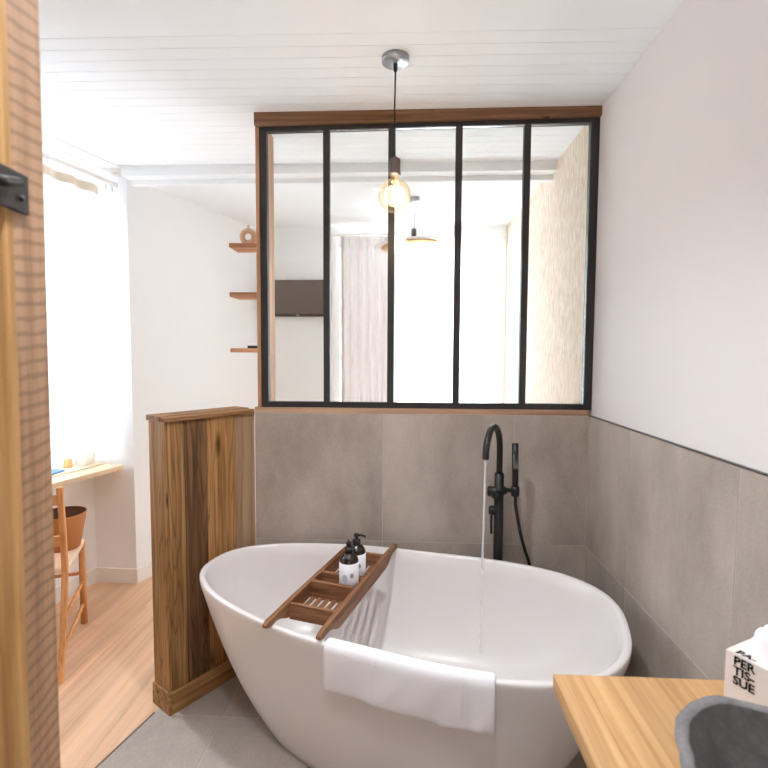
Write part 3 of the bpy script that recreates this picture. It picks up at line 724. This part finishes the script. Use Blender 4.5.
for x, y, lb in ((-1.02, -.98, 'added unseen downlight in the plain ceiling, lighting the bathtub from above'), (-.95, -1.95, 'added unseen downlight in the plain ceiling, lighting the washstand from above')):  # added out of view to light tub and washstand from above
    d = thing('added_downlight', lb, 'lamp', (x, y, ZC-.006), 'added unseen downlights over the bathroom')
    obj('bezel', G().lathe([(.036, -.001), (.036, -.006), (.046, -.006), (.048, -.001)], (x, y, ZC), 32), 'white_trim', d)
    obj('lens', G().lathe([(0, -.002), (.036, -.002)], (x, y, ZC), 24), 'added_lamp_lens', d)
    sl = bpy.data.lights.new('added_downlight_light', 'SPOT'); sl.energy = 36; sl.color = (.90, .955, 1.0); sl.shadow_soft_size = .045; sl.spot_size = radians(125); sl.spot_blend = .9
    so = bpy.data.objects.new('added_downlight_light', sl); COL.objects.link(so); so.location = (x, y, ZC-.012)
# ------------------------------------------------------------------ small shelves on the jamb
zs = [(1.962, 1.981, 'small wooden shelf on the jamb carrying the ring vase'), (1.736, 1.757, 'small empty wooden shelf on the jamb between two others'), (1.480, 1.499, 'small wooden shelf on the jamb with a dark box on it')]
for z0, z1, lb in zs:
    t = tag(obj('wall_shelf', box(-1.645, -1.5175, .002, .125, z0, z1, bev=.0015), 'wood_shelf'), lb, 'shelf', 'little shelves beside the steel window')
V = []; Fs = []
cxv, cyv, czv = -1.573, .06, 1.981
R1, r1 = .0285, .0125; rz_ = .0
for i in range(40):
    q = 2*pi*i/40
    for k in range(14):
        p = 2*pi*k/14; rr = R1+r1*cos(p); V.append((cxv+rr*cos(q), cyv+r1*1.1*sin(p), czv+R1+r1+rr*sin(q)))
for i in range(40):
    for k in range(14): Fs.append((i*14+k, ((i+1) % 40)*14+k, ((i+1) % 40)*14+(k+1) % 14, i*14+(k+1) % 14))
rv = thing('ring_vase', 'pale clay ring-shaped vase on the top wall shelf', 'vase', (cxv, cyv, czv))
obj('ring_body', G().add(V, Fs, True), 'ring_clay', rv)
obj('neck', G().lathe([(.009, 0), (.006, .006), (.006, .012), (.0075, .015), (.005, .015), (.004, .004)], (cxv+.002, cyv, czv+2*(R1+r1)-.003), 18), 'ring_clay', rv)
tag(obj('dark_box', box(-1.570, -1.522, .02, .10, 1.4992, 1.512, bev=.0015), 'dark_rubber'), 'small flat black box on the lowest wall shelf', 'box')

# ------------------------------------------------------------------ television
tv = thing('television', 'small flat black television on the bedroom wall', 'television', (-1.80, 1.91, 1.79))
tx0, tx1, tz0, tz1 = -2.055, -1.515, 1.795, 2.10
obj('housing', box(tx0, tx1, 1.895, 1.935, tz0, tz1, bev=.003), 'tv_black', tv)
obj('screen', box(tx0+.008, tx1-.008, 1.8935, 1.8949, tz0+.02, tz1-.008), 'tv_screen', tv)
obj('brand_badge', box(-1.768, -1.742, 1.8925, 1.8945, tz0+.006, tz0+.012), 'silver', tv)
obj('wall_bracket', box(-1.86, -1.70, 1.935, 1.9498, 1.88, 2.0), 'tv_black', tv)
obj('cable_loop', G().tube([Vector((-1.655+.03*cos(pi+pi*k/14), 1.925, tz0+.004-.026*sin(pi*k/14))) for k in range(15)], .0022, 8), 'white_plastic', tv)

# ------------------------------------------------------------------ curtains
def curtain(name, label, x0, x1, yc, z0, z1, nf, amp, mat, xt=None, thick=.0):
    n = nf*12; rows = 14; V = []
    for j in range(rows+1):
        w = j/rows; z = z1+(z0-z1)*w
        for i in range(n+1):
            u = i/n; xx = (x0+(x1-x0)*u)
            ph = 2*pi*nf*u+.5*sin(u*9)
            a = amp*(.55+.45*min(1, w*4))*(1+.25*sin(u*13+2))
            V.append(Vector((xx+.006*sin(ph*2+w*2)+.012*w*sin(u*5), yc+a*sin(ph)+.006*sin(ph*.5+w*3), z)))
    Fs = [(j*(n+1)+i, j*(n+1)+i+1, (j+1)*(n+1)+i+1, (j+1)*(n+1)+i) for j in range(rows) for i in range(n)]
    o = thing(name, label, 'curtain', ((x0+x1)/2, yc, z0))
    c = obj('cloth', G().add(V, Fs, True), mat, o)
    return o
ct = curtain('pleated_curtain', 'pale pink pleated curtain drawn to one side of the bedroom window', -1.385, -.90, 1.85, .03, 2.45, 7, .05, 'curtain')
g = G()
for k in range(10):
    xx = -1.40+.49*(k+.35)/10
    g.box(xx-.012, xx+.012, 1.838, 1.858, 2.36, 2.452, bev=.004)
obj('pleat_heading', g, 'curtain', ct)
obj('track', box(-1.45, -.02, 1.85, 1.87, 2.455, 2.475), 'white_trim', ct)
sc_ = curtain('sheer_curtain', 'white sheer curtain across the bright bedroom window', -.93, -.045, 1.905, .03, 2.44, 9, .014, 'sheer')
# sheer panel in the desk niche: hangs along the wall line, flares towards its foot
def npt(y, off, z): return Vector((lx(y)-.075+off, y, z))
V = []; n = 150; rows = 16
for j in range(rows+1):
    w = j/rows
    ztop = 2.452; z = ztop+(.884-ztop)*w
    for i in range(n+1):
        u = i/n; ya = -.55; yb_ = .625+.07*w; y = ya+(yb_-ya)*u
        V.append(npt(y, .011*sin(u*62+.6*sin(u*11))*(1-.45*w)+.008*sin(u*17+w), z))
Fs = [(j*(n+1)+i, j*(n+1)+i+1, (j+1)*(n+1)+i+1, (j+1)*(n+1)+i) for j in range(rows) for i in range(n)]
nc = thing('sheer_curtain', 'white sheer curtain hanging over the wooden desk', 'curtain', (lx(0), 0, .868))
obj('cloth', G().add(V, Fs, True), 'sheer_desk', nc)
V = []
for zz in (2.455, 2.405):
    for i in range(n+1):
        u = i/n; y = -.55+(1.177)*u; V.append(npt(y, .006+.013*sin(u*62+.6*sin(u*11))+.004, zz))
obj('heading_tape', G().add(V, [(i, i+1, n+1+i+1, n+1+i) for i in range(n)], True), 'curtain_tape', nc)
rl = obj('curtain_rail', dirbox((lx(-.58)-.066, -.58), (lx(.735)-.066, .735), .018, 2.488, 2.512), 'white_trim', nc)
for y in (.30, .66, .70):
    obj('glider', box(lx(y)-.066, lx(y)-.054, y-.006, y+.006, 2.452, 2.489), 'white_plastic', nc)

# ------------------------------------------------------------------ desk in the niche and what is on it
dk = thing('wall_desk', 'pale wooden desk board fitted in the window niche', 'desk', (-2.75, .2, .757))
obj('desk_top', G().prism([(lx(-.55)+.005, -.55), (lx(.672)-.008, .672), (NX(.735)+.012, .735), (NX(-.55)+.012, -.55)], .757, .785, .002), 'wood_desk', dk)
obj('support_batten', box(-2.80, lx(.66)-.05, .70, .73, .727, .757), 'wood_desk', dk)
tyy = .50
tr_ = thing('desk_tray', 'thin pale tray on the desk under the white pot', 'tray', (-2.80, tyy, .7855))
trf = Matrix.Translation((-2.795, .55, .7855)) @ Matrix.Rotation(radians(-14), 4, 'Z')
obj('tray_board', box(-.07, .07, -.30, .14, 0, .010, bev=.002), 'wood_desk', tr_, frame=trf)
pt = thing('plant_pot', 'small white pot on the desk beside the curtain', 'pot', (-2.765, .622, .7957))
obj('pot_body', G().lathe([(0, .0), (.040, .0), (.047, .004), (.053, .07), (.053, .074), (.049, .074), (.045, .012), (0, .012)], (-2.775, .612, .7957), 32), 'ceramic', pt)
tag(obj('orange_cup', G().lathe([(0, 0), (.020, 0), (.024, .01), (.022, .045), (.012, .06), (.012, .072), (.009, .072), (.008, .05), (0, .045)], (-2.825, .528, .7957), 24), 'orange_glaze'), 'small orange bottle on the desk tray', 'bottle')
tag(obj('blue_notebook', box(-2.87, -2.78, .33, .44, .7957, .808, bev=.002), 'blue_paper'), 'blue notebook lying on the desk tray', 'notebook')

# ------------------------------------------------------------------ chair at the desk
ch = thing('dining_chair', 'pine chair with woven rush seat at the desk', 'chair', (-2.67, .02, 0))
FR_ = Vector((-2.578, .272, 0)); RR = Vector((-2.425, -.068, 0)); cdv = (FR_-RR).normalized(); cw = Vector((-cdv.y, cdv.x, 0)); WD = .36
FLg = FR_+cw*WD; RLg = RR+cw*(WD-.03)
def leg(p, q, r): return G().tube([p, q], r, 8)
for p, sgn in ((FR_, 0), (FLg, 0)):
    obj('leg', G().tube([p, p+Vector((0, 0, .455))], .0165, 12), 'wood_pine', ch)
for p in (RR, RLg):
    bk = -cdv
    g = G(); P = [p+bk*.15, p+bk*.06+Vector((0, 0, .22)), p+Vector((0, 0, .45)), p+bk*.01+Vector((0, 0, .62)), p+bk*.045+Vector((0, 0, .86))]
    V = []; 
    for c in P:
        for a, b in ((-1, -1), (1, -1), (1, 1), (-1, 1)): V.append(c+cw*.012*a+cdv*.017*b)
    Fs = [(i*4+k, i*4+(k+1) % 4, (i+1)*4+(k+1) % 4, (i+1)*4+k) for i in range(4) for k in range(4)]+[(3, 2, 1, 0), (16, 17, 18, 19)]
    o = obj('back_leg', G().add(V, Fs), 'wood_pine', ch); bv = o.modifiers.new('bevel', 'BEVEL'); bv.width = .004; bv.segments = 2
zst = .44
obj('seat', G().prism([tuple((FR_+cdv*.015-cw*.012).xy), tuple((FLg+cdv*.015+cw*.012).xy), tuple((RLg+cw*.012).xy), tuple((RR-cw*.012).xy)], zst, zst+.024, .006), 'rush', ch)
for p, q in ((FR_, RR), (FLg, RLg)):
    for z in (.11, .235):
        obj('rung', G().tube([p+Vector((0, 0, z)), q-cdv*(.10 if z < .2 else .055)+Vector((0, 0, z))], .0085, 10), 'wood_pine', ch)
obj('rung', G().tube([FR_+Vector((0, 0, .28)), FLg+Vector((0, 0, .28))], .0095, 10), 'wood_pine', ch)
for z, o_ in ((.60, .010), (.80, .036)):
    a = RR-cdv*o_+Vector((0, 0, z)); b = RLg-cdv*o_+Vector((0, 0, z)); mid = (a+b)/2-cdv*.02
    V = []; 
    for p in (a, (a+mid)/2+ -cdv*.004, mid, (b+mid)/2 - cdv*.004, b):
        for dz, dd in ((-.024, -.007), (-.024, .007), (.024, .007), (.024, -.007)): V.append(p+Vector((0, 0, dz))+cdv*dd)
    Fs = [(i*4+k, i*4+(k+1) % 4, (i+1)*4+(k+1) % 4, (i+1)*4+k) for i in range(4) for k in range(4)]+[(3, 2, 1, 0), (16, 17, 18, 19)]
    obj('back_slat', G().add(V, Fs), 'wood_pine', ch)
bp = FR_-cdv*.085+cw*.068
bk = thing('basket', 'round tan basket with a dark inside standing on the chair seat', 'basket', (bp.x, bp.y, zst+.0245))
obj('basket_outside', G().lathe([(0, 0), (.078, 0), (.112, .18), (.112, .183), (.109, .183)], (bp.x, bp.y, zst+.0245), 36), 'basket_leather', bk)
obj('basket_inside', G().lathe([(.109, .183), (.075, .006), (0, .006)], (bp.x, bp.y, zst+.0245), 36), 'basket_inside', bk)

# ------------------------------------------------------------------ old timber door leaf beside the camera
def campt(px, depth): 
    v = fw*depth+rt2*((px-384)/F_PX*depth); return CAM+v
D0 = .60
c0 = campt(12.5, D0); c1 = campt(49.5, D0*1.112)
ex = Vector((c1.x-c0.x, c1.y-c0.y, 0)); ET = ex.length
DF = Matrix.Translation((c0.x, c0.y, 1.4)) @ Matrix.Rotation(radians(.42), 4, fw) @ Matrix.Translation((0, 0, -1.4)) @ Matrix.Rotation(math.atan2(ex.y, ex.x), 4, 'Z')      # x along the sawn edge (away from the camera), +y = into the leaf
door = thing('door_1', 'thick old timber door leaf with rough sawn edge and black latch', 'door', (c0.x, c0.y, 0), kind='structure')
TL = DF @ Matrix.Rotation(radians(.6), 4, 'X')
for k in range(3):
    obj('door_board', box(.0005 if k else .012, ET, .012+.18*k if k else .012, .012+.18*(k+1)-.001, .015, 2.2, bev=.002), 'wood_door', door, frame=DF)
obj('edge_board', box(.0, ET, .0, .0115, .015, 2.2, bev=.0008), 'wood_sawn', door, frame=DF)
obj('face_board', box(-.006, .0115, .0, .14, .015, 2.2, bev=.002), 'wood_door', door, frame=DF)
lt = obj('latch_plate', box(-.030, .030, -.006, -.0008, 1.645, 1.693, bev=.001), 'bracket_metal', door, frame=DF)
obj('bolt', G().lathe([(0, 0), (.0035, 0), (.0035, .002), (0, .003)], (0, 0, 0), 16), 'black_metal', lt, frame=DF @ Matrix.Translation((.016, -.0062, 1.662)) @ Matrix.Rotation(pi/2, 4, 'X'))
obj('latch_bar', G().tube([Vector((.004, -.012, 1.678)), Vector((-.05, -.012, 1.666))], .0055, 12), 'black_metal', lt, frame=DF)
